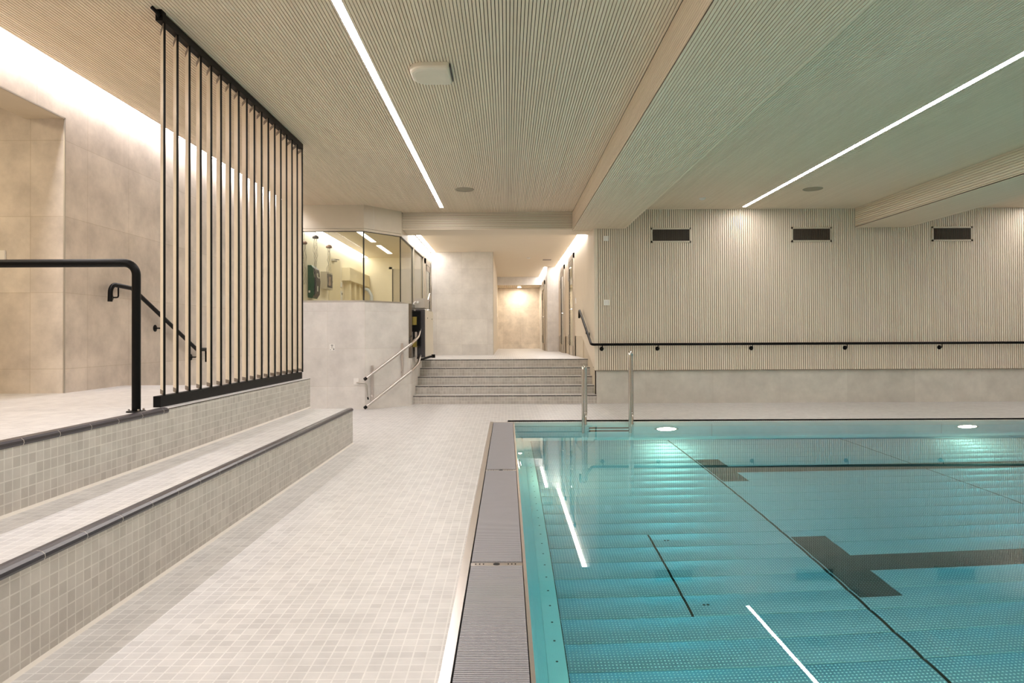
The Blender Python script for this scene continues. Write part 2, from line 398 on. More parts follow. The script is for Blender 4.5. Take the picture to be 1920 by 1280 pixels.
while Y0+k*P < PY1-.16:
    y0 = Y0+k*P
    if y0 > PY0-.1:
        for ci, (x0, x1) in enumerate(cols):
            if ci == 0 and 3.93 < y0+P/2 < 5.21: panel(x0, 1.070, y0, y0+P); panel(1.086, x1, y0, y0+P)
            else: panel(x0, x1, y0, y0+P)
    k += 1
b.face([(.0, PY0, PD-.012), (PX1, PY0, PD-.012), (PX1, PY1, PD-.012), (.0, PY1, PD-.012)], 'dark')
struct(b, 'floor_pool', 'studded stainless panels of the pool floor under water', 'pool floor')
# plain border strips
b = MB(); b.box(.20, .30, PY0, PY1-.12, PD-.01, PD+.006, 'border'); b.prism([(PY1-.14, PD-.01), (PY1+.01, PD-.01), (PY1+.01, PD+.11), (PY1, PD+.11), (PY1-.14, PD+.004)], 'x', .20, PX1, 'border')
for k in range(34):
    y = 2.2+.19*k
    if y < PY1-.3: b.cyl((.252, y, PD+.0045), 'z', .007, .002, 'rubber', 10)
struct(b, 'trim_5', 'plain bright steel border strip around the pool floor', 'pool floor border')
# black lane markers: T ends and lines
b = MB()
for (a, c) in LANES:
    mid = (a+c)/2
    for x0, x1, y0, y1 in ((2.125, 2.385, mid-.497, mid+.497), (2.385, PX1-2, a, c)):
        n = max(1, int((y1-y0)/.02)); 
        for i in range(n):
            ya, yb = y0+(y1-y0)*i/n, y0+(y1-y0)*(i+1)/n
            def zz(y): 
                q = ((y-Y0) % P)/P; return PD+.0085*(1-(2*q-1)**2)+.0012
            b.face([(x0, ya, zz(ya)), (x1, ya, zz(ya)), (x1, yb, zz(yb)), (x0, yb, zz(yb))], 'studs_black', True)
b.build('lane_marking', kind='structure', label='black T-shaped lane lines on the pool floor', category='lane line')
for (x, y, lab) in ((1.19, 5.07, 'small dark lifting eye in the hatch near the upper end of its black seam'), (1.19, 4.065, 'small dark lifting eye in the hatch near the lower end of its black seam')):
    t = thing('lifting_eye', lab, 'lifting eye', (x, y, PD+.008))
    m = MB(); m.cyl((x-.012, y, PD+.0075), 'z', .009, .003, 'rubber', 12); m.cyl((x+.012, y, PD+.0075), 'z', .009, .003, 'rubber', 12); m.build('socket', t)
# the water
b = MB(); b.box(.075, PX1+.02, PY0-.02, PY1+.19, PD-.05, WZ, 'water')
b.build('water', kind='structure', label='clear turquoise pool water, flat and mirror-like', category='water')

# ------------------------------------------------------------------ overflow grates
def grate(y0, y1, label):
    t = thing('overflow_grate', label, 'drain grate', (-.06, (y0+y1)/2, 0), 'grate panels along the pool edge')
    m = MB(); x0, x1 = -.188, .070
    n = int((y1-y0)/.0128)
    for i in range(n):
        y = y0+(y1-y0)*(i+.5)/n; m.box(x0, x1, y-.0034, y+.0034, -.030, .0015, 'grate')
    m.build('cross_bars', t, kind='stuff')
    m = MB()
    for i in range(11):
        x = x0+.004+(x1-x0-.008)*i/10; m.box(x-.0036, x+.0036, y0, y1, -.032, -.0015, 'grate')
    m.build('carrier_rods', t)
    return t
def joint(y, lab):
    t = thing('grate_joint_plate', lab, 'joint plate', (-.06, y, 0), 'joint plates between the grate panels')
    m = MB(); m.box(-.19, .072, y-.012, y+.034, -.03, -.003, 'steel'); m.build('plate', t)
    m = MB(); m.cyl((-.06, y+.011, -.0035), 'z', .017, .0015, 'dark', 20); m.build('finger_hole', t)
    for x in (-.165, -.145, -.126, .0, .018, .036): m = MB(); m.box(x-.003, x+.003, y+.004, y+.018, -.0032, -.0018, 'dark'); m.build('slot', t)
grate(PY0, 3.39, 'grey overflow grate panel nearest the camera beside the pool')
grate(3.45, 5.79, 'grey overflow grate panel between the two joint plates')
grate(5.85, 9.02, 'grey overflow grate panel reaching the far pool corner')
joint(3.41, 'steel joint plate with round hole between the near and middle grates'); joint(5.81, 'steel joint plate between the middle and far grates')

# ------------------------------------------------------------------ walls
b = MB()
b.box(XL-.33, XL, 5.57, 12.0, 0, 3.6, 'stone_x', {'-y': 'stone_y'}); b.box(XL-.33, XL, YN, 5.57, 2.98, 3.6, 'stone_x', {'-z': 'beige_plain'}); b.box(XL-.33, XL, YN, 3.0, 0, 2.98, 'stone_x')
struct(b, 'wall_left', 'beige stone slab wall on the left with a doorless opening', 'wall')
b = MB(); b.box(XL-.006, XL+.004, 5.562, 5.574, Z2, 2.986, 'alu'); b.box(XL-.006, XL+.004, 3.0, 5.574, 2.974, 2.986, 'alu')
struct(b, 'trim_6', 'thin steel corner trim around the opening in the stone wall', 'corner trim')
b = MB(); b.box(-7.2, XL-.33, 5.57, 5.8, 0, 3.6, 'stone_y'); b.box(XL-.33, XL-.001, 5.5705, 5.59, Z2, 2.98, 'stone_y'); b.box(-7.2, -7.0, 0, 5.6, 0, 3.6, 'stone_x'); b.box(-7.2, XL-.33, 0, .1, 0, 3.6, 'stone_y')
struct(b, 'wall_alcove', 'beige stone wall inside the side opening', 'wall')
b = MB(); b.box(-7.2, XL, 0, 5.58, .5, Z2-.001, 'tile_floor'); struct(b, 'floor_alcove', 'tiled floor inside the side opening', 'floor')
b = MB(); b.box(-7.2, XL-.33, 0, 5.58, 3.4, 3.5, 'beige_plain'); struct(b, 'ceiling_alcove', 'plain ceiling inside the side opening', 'ceiling')
# far wall with vertical slats over a stone base
b = MB(); b.box(1.53, XR, 11.515, 11.75, 0, .60, 'base_y', {'-x': 'grey_x'}); b.box(1.50, XR, YF+.014, 11.75, .60, 3.7, 'groove_wall')
struct(b, 'baseboard_far', 'grey stone base along the foot of the far slatted wall', 'wall base')
b = MB(); n = int((XR-1.531)/.036); b.slats((1.531, YF, .57), (1, 0, 0), n, (0, 0, H+.1-.57), (0, -1, 0), .036, .0245, .013, 'wood_z', 'groove_wall')
b.box(1.485, XR, YF-.001, YF+.04, .562, .571, 'groove_wall')
struct(b, 'wall_far', 'pale wooden wall of thin upright slats', 'wall')
b = MB(); b.box(XR, XR+.2, YN, 11.75, -.2, 3.7, 'beige_plain'); struct(b, 'wall_right', 'plain beige wall at the right end of the pool hall', 'wall')
b = MB(); b.box(XL, XR, YN-.2, YN, -.2, 3.7, 'beige_plain'); struct(b, 'wall_back', 'plain beige wall behind the viewpoint', 'wall')

# ------------------------------------------------------------------ ceilings of slats running away from the camera
SLX, SLW = -1.087, .066
SRX = 3.995; SR2 = 8.93
def ceil_part(x0, x1, y0, y1, strips=()):
    n = int((x1-x0)/.0247); pt = (x1-x0)/n
    for (sx, ye) in strips: pass
    def sk(k):
        a = x0+k*pt; return any(a+pt > sx-SLW/2-.004 and a < sx+SLW/2+.004 for sx, ye in strips)
    b.slats((x0, y0, H), (1, 0, 0), n, (0, y1-y0, 0), (0, 0, -1), pt, pt*.78, .020, 'wood_y', 'groove', sk)
    for sx, ye in strips:
        a = x0+math.floor((sx-SLW/2-.004-x0)/pt)*pt; e = x0+math.ceil((sx+SLW/2+.004-x0)/pt)*pt
        b.box(a, sx-SLW/2-.001, y0, ye, H, H+.0195, 'wood_y'); b.box(sx+SLW/2+.001, e-.005, y0, ye, H, H+.0195, 'wood_y')
        m = int((e-a)/pt+.5)
        b.slats((a, ye+.003, H), (1, 0, 0), m, (0, y1-ye-.003, 0), (0, 0, -1), pt, pt*.78, .020, 'wood_y')
b = MB(); ceil_part(-3.51, 1.145, YN, 11.68, [(SLX, 11.22)]); ceil_part(2.385, 5.96, YN, YF+.02, [(SRX, 11.28)]); ceil_part(8.07, XR, YN, YF+.02, [(SR2, 11.3)])
b.box(XL-.1, XR, YN, 11.75, 3.60, 3.66, 'beige_plain'); b.box(-3.512, -3.508, YN, 11.68, H, 3.6, 'beige_plain')
struct(b, 'ceiling', 'pale wooden slatted ceiling with dark gaps', 'ceiling')
def slat_line(b, p0, p1, y0, y1, nrm, pitch=.0247, ratio=.78, back='groove', m='wood_y', t=.016):
    d = Vector((p1[0]-p0[0], 0, p1[1]-p0[1])); l = d.length; n = max(1, round(l/pitch)); pt = l/n
    b.slats((p0[0], y0, p0[1]), d.normalized(), n, (0, y1-y0, 0), nrm, pt, pt*ratio, t, m, back)
ZB = 2.988
b = MB()
slat_line(b, (1.145, H), (1.145, ZB), YN, 11.68, (-1, 0, 0), ratio=.86, back='groove_wall', t=.008)
slat_line(b, (1.145, ZB), (2.03, ZB), YN, 11.68, (0, 0, -1))
nv = Vector((.327, 0, -.355)).normalized()
slat_line(b, (2.03, ZB), (2.385, H), YN, 11.68, nv)
struct(b, 'trim_7', 'deep slatted ceiling beam running beside the pool', 'ceiling beam')
b = MB()
slat_line(b, (5.96, H), (5.96, ZB), YN, 11.6, (-1, 0, 0), pitch=.0327, ratio=.85)
slat_line(b, (5.96, ZB), (6.86, ZB), YN, 11.6, (0, 0, -1))
slat_line(b, (6.86, ZB), (8.07, H), YN, 11.6, Vector((.327, 0, -1.21)).normalized())
struct(b, 'trim_8', 'slatted ceiling beam over the right side of the pool', 'ceiling beam')
b = MB()
n = 12; pt = .295/n
b.slats((-1.815, 11.68, 3.025), (0, 0, 1), n, (2.96, 0, 0), (0, -1, 0), pt, pt*.68, .012, 'wood_x', 'clip')
b.box(-1.815, 1.49, 11.694, 12.34, 3.018, 3.6, 'wood_x'); b.box(1.145, 1.49, 11.684, 11.69, 2.98, 3.3, 'wood_x')
struct(b, 'trim_9', 'slatted wooden box beam above the stairs', 'ceiling beam')

# ------------------------------------------------------------------ stairs and corridor
b = MB()
for k in range(5):
    y = 11.55+.305*k; b.box(-1.64, 1.64 if k == 4 else 1.56, y, 24.3 if k == 4 else y+.36, 0 if k == 0 else .144*k-.01, .144*(k+1), 'tile_floor', {'-y': 'tile_riser_y'})
    z = .144*(k+1)
    b.box(-1.64, 1.56, y-.006, y+.03, z-.001, z+.004, 'grout'); b.box(-1.64, 1.56, y-.007, y-.0005, z-.014, z-.001, 'nosing')
    for i in range(13): b.box(-1.64+.247*i, -1.636+.247*i, y-.008, y, z-.014, z+.001, 'grout')
b.box(-1.83, -1.6, 13.0, 24.3, .3, ZL-.001, 'tile_floor')
struct(b, 'floor_stairs', 'five tiled steps rising to the corridor landing', 'stairs')
b = MB(); b.box(-1.8, 1.56, 12.34, 22.6, 3.16, 3.4, 'wood_x'); struct(b, 'ceiling_corridor', 'smooth pale wooden corridor ceiling', 'ceiling')
b = MB(); b.box(-1.79, -.33, 15.9, 24.2, ZL, 3.17, 'grey_y', {'+x': 'beige_plain'}); struct(b, 'wall_corridor_left', 'free-standing block of pale stone slabs beyond the stairs', 'wall')
b = MB(); b.box(-.334, -.326, 15.894, 15.906, ZL, 3.16, 'alu'); struct(b, 'trim_10', 'thin metal corner strip of the corridor block', 'corner trim')
b = MB(); b.box(-.4, 1.6, 24.0, 24.3, ZL-.1, 3.2, 'stone_y'); struct(b, 'wall_corridor_end', 'warm lit stone wall at the far corridor end', 'wall')
b = MB(); b.box(-.33, 1.16, 22.6, 22.75, 2.89, 3.3, 'grey_y')
b.slats((-.33, 22.75, 2.89), (1, 0, 0), 37, (0, 1.3, 0), (0, 0, -1), .040, .026, .02, 'wood_y', 'groove')
struct(b, 'trim_11', 'lowered slatted ceiling piece before the corridor end wall', 'lintel')
b = MB(); b.box(1.16, 1.7, 19.4, 24.2, ZL-.1, 3.2, 'grey_x', {'-y': 'grey_y'}); struct(b, 'wall_corridor_right', 'pale pillar edge on the right of the corridor', 'wall')
b = MB(); b.box(1.53, 1.75, 11.6, 13.4, 0, 3.4, 'beige_plain'); b.box(1.512, 1.75, 13.4, 19.4, 0, 1.3, 'beige_plain'); b.box(1.53, 1.75, 13.4, 19.4, 1.16, 3.4, 'beige_plain')
cl = [(YF-.0015, .57), (13.4, 1.155), (19.4, 1.155), (19.4, 3.3), (YF-.0015, 3.3)]
b.prism(cl, 'x', 1.49, 1.53, 'wood_z')
struct(b, 'wall_stairs_right', 'pale wooden panelled wall on the right of the stairs', 'wall')

# glazed office: stone base, sill, fascia
BP = [(XL, 10.72), (-2.27, 10.72), (-1.66, 11.30), (-1.635, 11.335), (-1.62, 11.385), (-1.62, 13.6)]
def wall_strip(b, pts, z0, z1, m, thick=.08):
    for i, ((x0, y0), (x1, y1)) in enumerate(zip(pts, pts[1:])):
        d = Vector((x1-x0, y1-y0, 0)); n = Vector((-d.y, d.x, 0)).normalized()
        mm = m[i] if isinstance(m, (list, tuple)) else m
        b.obox((x0, y0, z0), d, n*thick, (0, 0, z1-z0), mm)
b = MB(); wall_strip(b, BP, 0, 1.71, ['grey_y', 'grey_y', 'grey_y', 'grey_x', 'grey_x'], .10); 
struct(b, 'wall_office_base', 'pale stone half wall under the glazed office', 'wall')
b = MB(); wall_strip(b, [(-1.655, 11.30), (-1.63, 11.335), (-1.614, 11.385), (-1.614, 13.55)], .80, 1.715, 'darksteel', .004)
struct(b, 'trim_12', 'brushed steel sheet on the stair side of the half wall', 'cladding')
GP = [(XL, 10.95), (-2.33, 10.95), (-1.815, 11.57), (-1.815, 15.9)]
b = MB(); wall_strip(b, GP[:3], 2.93, H+.01, 'beige_metal', .06); wall_strip(b, GP[:3], 2.885, 2.925, 'beige_metal', .055); wall_strip(b, GP[2:], 2.885, 3.3, 'beige_metal', .055)
wall_strip(b, [(-2.20, 11.104), (-2.198, 11.107)], 2.93, H, 'grout', .04)
struct(b, 'trim_13', 'beige metal fascia above the office glazing', 'fascia')
b = MB(); wall_strip(b, [(XL, 10.72+.02), (-2.27, 10.74), (-1.68, 11.31)], 1.711, 1.722, 'alu', .28); wall_strip(b, GP[:3], 1.70, 1.755, 'alu', .06); wall_strip(b, GP[2:], 1.70, 1.76, 'alu', .06)
struct(b, 'trim_14', 'metal sill below the office glazing', 'sill')
def pane(name, p0, p1, z0, z1, label):
    d = Vector((p1[0]-p0[0], p1[1]-p0[1], 0)); n = Vector((-d.y, d.x, 0)).normalized(); l = d.length; u = d.normalized()
    t = thing(name, label, 'window', (p0[0], p0[1], z0)); t['kind'] = 'structure'
    m = MB(); m.obox(Vector((p0[0], p0[1], z0))+n*.022, d, n*.004, (0, 0, z1-z0), 'glass'); m.build('pane', t)
    m = MB(); o = Vector((p0[0], p0[1], z0))
    for a in (0, l-.014): m.obox(o+u*a+n*.018, u*.014, n*.012, (0, 0, z1-z0), 'gasket')
    m.obox(o+Vector((0, 0, z1-z0-.012)), d, n*.012, (0, 0, .012), 'gasket'); m.build('frame', t)
pane('window_1', GP[0], GP[1], 1.755, 2.885, 'wide office window facing the pool hall'); pane('window_2', GP[1], GP[2], 1.755, 2.885, 'angled office window at the corner')
pane('window_3', (-1.815, 11.58), (-1.815, 13.05), 1.76, 2.885, 'first office window along the stairs'); pane('window_4', (-1.815, 13.15), (-1.815, 14.6), 1.0, 2.885, 'second office window along the corridor landing')
b = MB(); b.obox((-1.815, 13.05, ZL), (0, .1, 0), (-.055, 0, 0), (0, 0, 2.2), 'beige_metal'); b.obox((-1.815, 14.6, ZL), (0, .14, 0), (-.055, 0, 0), (0, 0, 2.2), 'beige_metal'); b.obox((-1.815, 13.15, ZL-.1), (0, 1.45, 0), (-.055, 0, 0), (0, 0, .4), 'beige_metal'); b.obox((-1.815, 15.75, ZL), (0, .15, 0), (-.055, 0, 0), (0, 0, 2.2), 'beige_metal')
struct(b, 'trim_15', 'beige mullions between the office windows and door', 'mullion')

# office interior
b = MB(); b.box(-3.9, -3.72, 12.0, 17.5, 0, 3.4, 'office'); struct(b, 'wall_office_left', 'warm yellow side wall inside the glazed office', 'wall')
b = MB(); b.box(-3.75, -1.88, 17.3, 17.5, 0, 3.4, 'office'); b.box(-1.88, -1.80, 15.92, 17.5, 0, 3.4, 'office')
struct(b, 'wall_office_back', 'warm yellow back wall inside the glazed office', 'wall')
b = MB(); b.prism([(-3.8, 11.02), (-2.36, 11.02), (-1.88, 11.60), (-1.88, 17.4), (-3.8, 17.4)], 'z', .5, ZL-.01, 'beige_plain'); struct(b, 'floor_office', 'plain floor inside the glazed office', 'floor')
b = MB(); b.prism([(-3.8, 11.02), (-2.36, 11.02), (-1.88, 11.60), (-1.88, 17.4), (-3.8, 17.4)], 'z', 3.2, 3.3, 'wood_x'); struct(b, 'ceiling_office', 'pale plank ceiling inside the glazed office', 'ceiling')

# corridor doors
def door(name, y0, y1, x, z0, z1, label, handle_y, into=-1, frame='doorframe'):
    """leaf in the plane x; 'into' points from the wall to the room"""
    t = thing(name, label, 'door', (x, (y0+y1)/2, z0)); t['kind'] = 'structure'; s = into
    m = MB()
    for a, c, e, f in ((y0, y0+.09, z0, z1), (y1-.09, y1, z0, z1), (y0, y1, z1-.12, z1), (y0+.1, y1-.1, z0, z0+.22), (y0+.1, y0+.2, z0, z1-.13), (y1-.2, y1-.1, z0, z1-.13), (y0+.1, y1-.1, z1-.25, z1-.13)):
        m.box(min(x, x+s*.03), max(x, x+s*.03), a, c, e, f, frame)
    m.build('door_frame', t)
    m = MB(); xx = x+s*.012; m.box(min(x+s*.018, x+s*.024), max(x+s*.018, x+s*.024), y0+.2, y1-.2, z0+.22, z1-.25, 'glass'); m.box(min(x+s*.002, xx), max(x+s*.002, xx), y0+.2, y1-.2, z0+.22, z1-.25, 'office'); m.build('glass_panel', t)
    m = MB(); xx = x+s*.02
    for a in (y0+.19, y1-.2): m.box(min(x, x+s*.0305), max(x, x+s*.0305), a, a+.012, z0+.21, z1-.25, 'gasket')
    m.build('gasket', t)
    m = MB(); zh = z0+1.03; m.cyl((x+s*.03, handle_y, zh), (s, 0, 0), .025, .012, 'chrome', 16)
    d = .12 if handle_y < (y0+y1)/2 else -.12
    m.tube(fillet([(x+s*.03, handle_y, zh), (x+s*.085, handle_y, zh), (x+s*.085, handle_y+d, zh)], .015, 4), .011, 'chrome', 8); m.build('handle', t)
    m = MB()
    for zz in (z0+.25, z1-.55): m.box(min(x, x+s*.045), max(x, x+s*.045), y1-.03, y1-.01, zz, zz+.22, 'alu')
    m.build('hinge', t); return t
door('door_1', 14.80, 15.95, 1.49, ZL, 3.0, 'nearer tall glazed door on the right corridor wall', 14.95)
door('door_2', 17.25, 18.4, 1.49, ZL, 3.0, 'farther tall glazed door on the right corridor wall', 17.4)
door('door_3', 20.4, 21.6, 1.16, ZL, 2.86, 'dark edged door beyond the corridor pillar', 20.55)
door('door_4', 14.74, 15.75, -1.815, ZL, 2.885, 'glazed office door on the left of the landing', 14.92, into=1)

# ------------------------------------------------------------------ lights
def strip(name, x, y0, y1, label, m='led', z=H, wdt=SLW):
    t = thing(name, label, 'strip light', (x, (y0+y1)/2, z), 'led lines in the slatted ceiling')
    b = MB(); n = max(1, int((y1-y0)/.6))
    for i in range(n):
        a, c = y0+(y1-y0)*i/n, y0+(y1-y0)*(i+1)/n
        b.face([(x-wdt/2+.004, a, z-.001), (x-wdt/2+.004, c, z-.001), (x+wdt/2-.004, c, z-.001), (x+wdt/2-.004, a, z-.001)], m)
    b.build('diffuser', t)
    b = MB(); b.box(x-wdt/2, x-wdt/2+.003, y0, y1, z-.002, z+.02, 'white'); b.box(x+wdt/2-.003, x+wdt/2, y0, y1, z-.002, z+.02, 'white'); b.box(x-wdt/2, x+wdt/2, y0, y1, z+.015, z+.02, 'white'); b.box(x-wdt/2, x+wdt/2, y1-.003, y1, z-.002, z+.02, 'white')
    b.build('housing', t); return t
strip('strip_light', SLX, YN+.1, 11.22, 'long white light line in the slatted ceiling over the deck')
strip('strip_light', SRX, YN+.1, 11.28, 'long white light line in the slatted ceiling over the pool')
strip('strip_light', SR2, YN+.1, 11.3, 'white light line beyond the right ceiling beam')
def cove(x0, x1, y0, y1, z, label, m, step=.6):
    t = thing('cove_light', label, 'cove light', ((x0+x1)/2, (y0+y1)/2, z))
    b = MB(); n = max(1, int((y1-y0)/step))
    for i in range(n):
        a, c = y0+(y1-y0)*i/n, y0+(y1-y0)*(i+1)/n; b.face([(x0, a, z), (x0, c, z), (x1, c, z), (x1, a, z)], m)
    b.build('led_band', t); b = MB(); b.box(x0-.01, x1+.01, y0, y1, z+.003, z+.03, 'white'); b.build('channel', t)
cove(-3.655, -3.56, YN+.1, 10.9, 3.40, 'bright light slot between the left stone wall and the ceiling', 'cove')
b = MB(); b.box(-1.80, -1.68, 12.36, 15.9, 3.155, 3.159, 'white'); b = MB()
cove(-1.79, -1.70, 12.40, 15.85, 3.158, 'white light slot above the office side of the landing', 'cove2')
cove(1.40, 1.485, 12.40, 19.35, 3.158, 'white light slot above the corridor doors', 'cove2')
cove(1.08, 1.155, 19.45, 22.55, 3.158, 'short light slot deep in the corridor', 'cove2')
cove(-3.70, -3.57, 11.1, 17.25, 3.195, 'light slot along the office side wall', 'office_cove')
for (x, y0, y1, lab) in ((-2.86, 12.98, 14.43, 'nearer short ceiling light inside the office'), (-2.86, 15.0, 16.45, 'farther short ceiling light inside the office')):
    t = strip('office_strip_light', x, y0, y1, lab, 'office_led', 3.198, .11); t['group'] = 'short ceiling lights inside the office'
t = thing('alcove_ceiling_light', 'warm ceiling panel lamp inside the side opening', 'ceiling light', (-5.3, 3.6, 3.4))
b = MB(); b.face([(-5.7, 3.0, 3.395), (-5.7, 4.2, 3.395), (-4.9, 4.2, 3.395), (-4.9, 3.0, 3.395)], 'warm'); b.build('diffuser', t); b = MB(); b.box(-5.72, -4.88, 2.98, 4.22, 3.396, 3.40, 'white'); b.build('frame', t)
t = thing('downlight', 'small warm downlight in front of the corridor end wall', 'downlight', (.43, 23.5, 2.88))
b = MB(); b.cyl((.43, 23.5, 2.875), 'z', .06, .003, 'spot', 16); b.build('lens', t); b = MB(); b.lathe((.43, 23.5, 2.872), (0, 0, 1), [(.06, 0), (.075, 0), (.075, .018), (.06, .018)], 'white', 16); b.build('ring', t)
def pool_lamp(c, n, label):
    c = Vector(c); n = Vector(n); t = thing('pool_lamp', label, 'underwater lamp', c, 'underwater lamps in the pool walls')
    b = MB(); b.lathe(c, n, [(.0, .012), (.125, .012)], 'poollamp', 28); b.build('lens', t)
    b = MB(); b.lathe(c, n, [(.125, .008), (.130, .016), (.16, .014), (.165, 0)], 'chrome', 28); b.build('bezel', t)
pool_lamp((2.13, PY1, -.51), (0, -1, 0), 'round lit underwater lamp in the far pool wall right of the ladder')
pool_lamp((6.16, PY1, -.495), (0, -1, 0), 'round lit underwater lamp in the far pool wall near the right edge')
pool_lamp((.115, 6.75, -.5), (1, 0, .05), 'glowing underwater lamp on the left pool wall beside the grate')
pool_lamp((.115, 2.15, -.5), (1, 0, .05), 'underwater lamp on the left pool wall below the frame')
for x in (2.13, 6.16): pool_lamp((x, PY0, -.5), (0, 1, 0), 'underwater lamp in the near pool wall outside the view')

# ------------------------------------------------------------------ slatted screen on the platform
t = thing('slatted_screen', 'tall screen of upright beige slats with black edges on the platform', 'screen', (-2.29, 5.92, Z2))
b = MB(); b.box(-2.31, -2.262, 4.385, 7.41, Z2, .772, 'black'); b.build('bottom_rail', t)
b = MB(); b.box(-2.31, -2.262, 4.41, 7.46, 3.245, 3.30, 'black'); b.box(-2.30, -2.265, 4.40, 4.46, 3.295, 3.315, 'black'); b.build('top_rail', t)
b = MB(); b.tube(fillet([(-2.285, 4.41, 3.275), (-2.285, 4.375, 3.285), (-2.31, 4.36, 3.31)], .02, 4), .012, 'black', 8); b.build('end_hook', t)
dv = Vector((-.089, .133, 0)).normalized(); pv = Vector((dv.y, -dv.x, 0)); BT, BW = .0135, .16
slat0 = None
for k in range(18):
    y = 4.44+k*3.0/17
    if k == 0:
        m = MB(); o = Vector((-2.272, y, .79)); hh = Vector((0, 0, 3.245-.79))
        m.obox(o+dv*.012, dv*(BW-.012), pv*BT, hh, 'slat_beige'); m.obox(o, dv*.012, pv*BT, hh+Vector((0, 0, .0)), 'edge_black')
        m.obox(o-Vector((0, 0, .02)), dv*.012, pv*BT, (0, 0, .02), 'edge_black')
        slat0 = m.build('slat', t)
        clips = []
        for z0, z1 in ((.775, .805), (3.215, 3.247)):
            m = MB(); m.obox(o+dv*.02-Vector((0, 0, o.z-z0))-pv*.002, dv*.13, pv*(BT+.004), (0, 0, z1-z0), 'clip'); c = m.build('clip', slat0); clips.append(c)
            c.parent = slat0; c.matrix_parent_inverse = Matrix.Identity(4)
    else:
        s2 = slat0.copy(); COL.objects.link(s2); s2.location = Vector(slat0.location)+Vector((0, k*3.0/17, 0))
        for c in clips:
            c2 = c.copy(); COL.objects.link(c2); c2.parent = s2

# ------------------------------------------------------------------ rails
def rosette(m, c, n, r=.036, mat='black'): m.lathe(c, n, [(0, .008), (r*.8, .008), (r, .005), (r, 0)], mat, 20)
t = thing('guard_rail', 'black tubular guard rail bolted to the platform edge', 'guard rail', (-2.274, 4.12, Z2))
b = MB(); b.tube(fillet([(-2.274, 4.12, Z2), (-2.274, 4.12, 1.613), (-3.5, 4.12, 1.613), (-3.5, 4.12, Z2)], .075, 8), .025, 'black', 18); b.build('tube', t)
for x in (-2.274, -3.5):
    b = MB(); b.lathe((x, 4.12, Z2), (0, 0, 1), [(0, .008), (.052, .008), (.056, .004), (.056, 0)], 'black', 24); p = b.build('base_plate', t)
    for a in range(4):
        an = math.pi/4+a*math.pi/2; m = MB(); m.cyl((x+.042*math.cos(an), 4.12+.042*math.sin(an), Z2+.006), 'z', .006, .014, 'chrome', 6); bo = m.build('bolt', t)
def bracket(t, wall, n, rail, drop=.09):
    """bracket: rosette on the wall, arm out and up under the rail"""
    wv, nv, rv = Vector(wall), Vector(n), Vector(rail)
    m = MB(); out = wv+nv*((rv-wv).dot(nv)); al = Vector((rv.x, rv.y, out.z)) 
    m.tube(fillet([wv, out, Vector((out.x, out.y, rv.z))], .015, 4), .007, 'black', 8); br = m.build('bracket', t)
    m = MB(); rosette(m, wv, nv); ro = m.build('rosette', br); ro.parent = br; ro.matrix_parent_inverse = br.matrix_parent_inverse.inverted() @ br.matrix_parent_inverse
    return br
t = thing('stair_handrail', 'black handrail sloping down the left stone wall behind the screen', 'handrail', (XL, 7.0, 1.3))
xh = -3.60
b = MB(); b.tube(fillet([(xh, 6.09, 1.486), (xh, 6.10, 1.645), (xh, 6.45, 1.632), (xh, 7.80, 1.016), (xh, 8.05, 1.016), (xh, 8.055, .865)], [.09, .12, .06, .03], 8), .021, 'black', 14); b.build('tube', t)
for y, z, zr in ((6.22, 1.53, 1.625), (7.0, 1.255, 1.37), (7.79, .93, 1.01)): bracket(t, (XL, y, z), (1, 0, 0), (xh, y, zr))
t = thing('wall_handrail', 'long black handrail on the far slatted wall, turning up beside the stairs', 'handrail', (5, 11.4, 1.0))
yh = 11.395
b = MB(); b.tube(fillet([(XR-.2, yh, 1.01), (1.425, yh, 1.01), (1.425, 13.2, 1.655), (1.425, 13.26, 1.655), (1.425, 13.28, 1.51)], [.05, .05, .03], 8), .0215, 'black', 14); b.build('tube', t)
for x in (1.61, 2.56, 4.16, 5.76, 7.37, 8.97, 10.6, 12.2): bracket(t, (x, YF, .935), (0, -1, 0), (x, yh, .995))
bracket(t, (1.49, 12.15, 1.19), (-1, 0, 0), (1.425, 12.15, 1.26))

# ladder hand rails at the pool edge
def ladder_rail(x, ztop, label):
    t = thing('ladder_handrail', label, 'ladder rail', (x, 8.97, 0), 'pool ladder hand rails'); y = 8.975
    b = MB(); b.tube(fillet([(x-.012, y, -.75), (x-.012, y, ztop), (x+.035, y+.10, ztop), (x+.035, y+.10, .10), (x+.018, y+.03, .085), (x+.018, y+.02, -.06)], [.045, .045, .03, .03], 8), .0215, 'chrome', 14); b.build('tube', t)
    b = MB(); b.lathe((x+.018, y+.02, -.04), (0, 0, 1), [(.03, 0), (.03, .012), (.02, .016)], 'chrome', 16); b.build('collar', t)
ladder_rail(1.02, .745, 'shorter steel ladder handrail nearer the stairs'); ladder_rail(1.645, .935, 'taller steel ladder handrail right of the recessed steps')

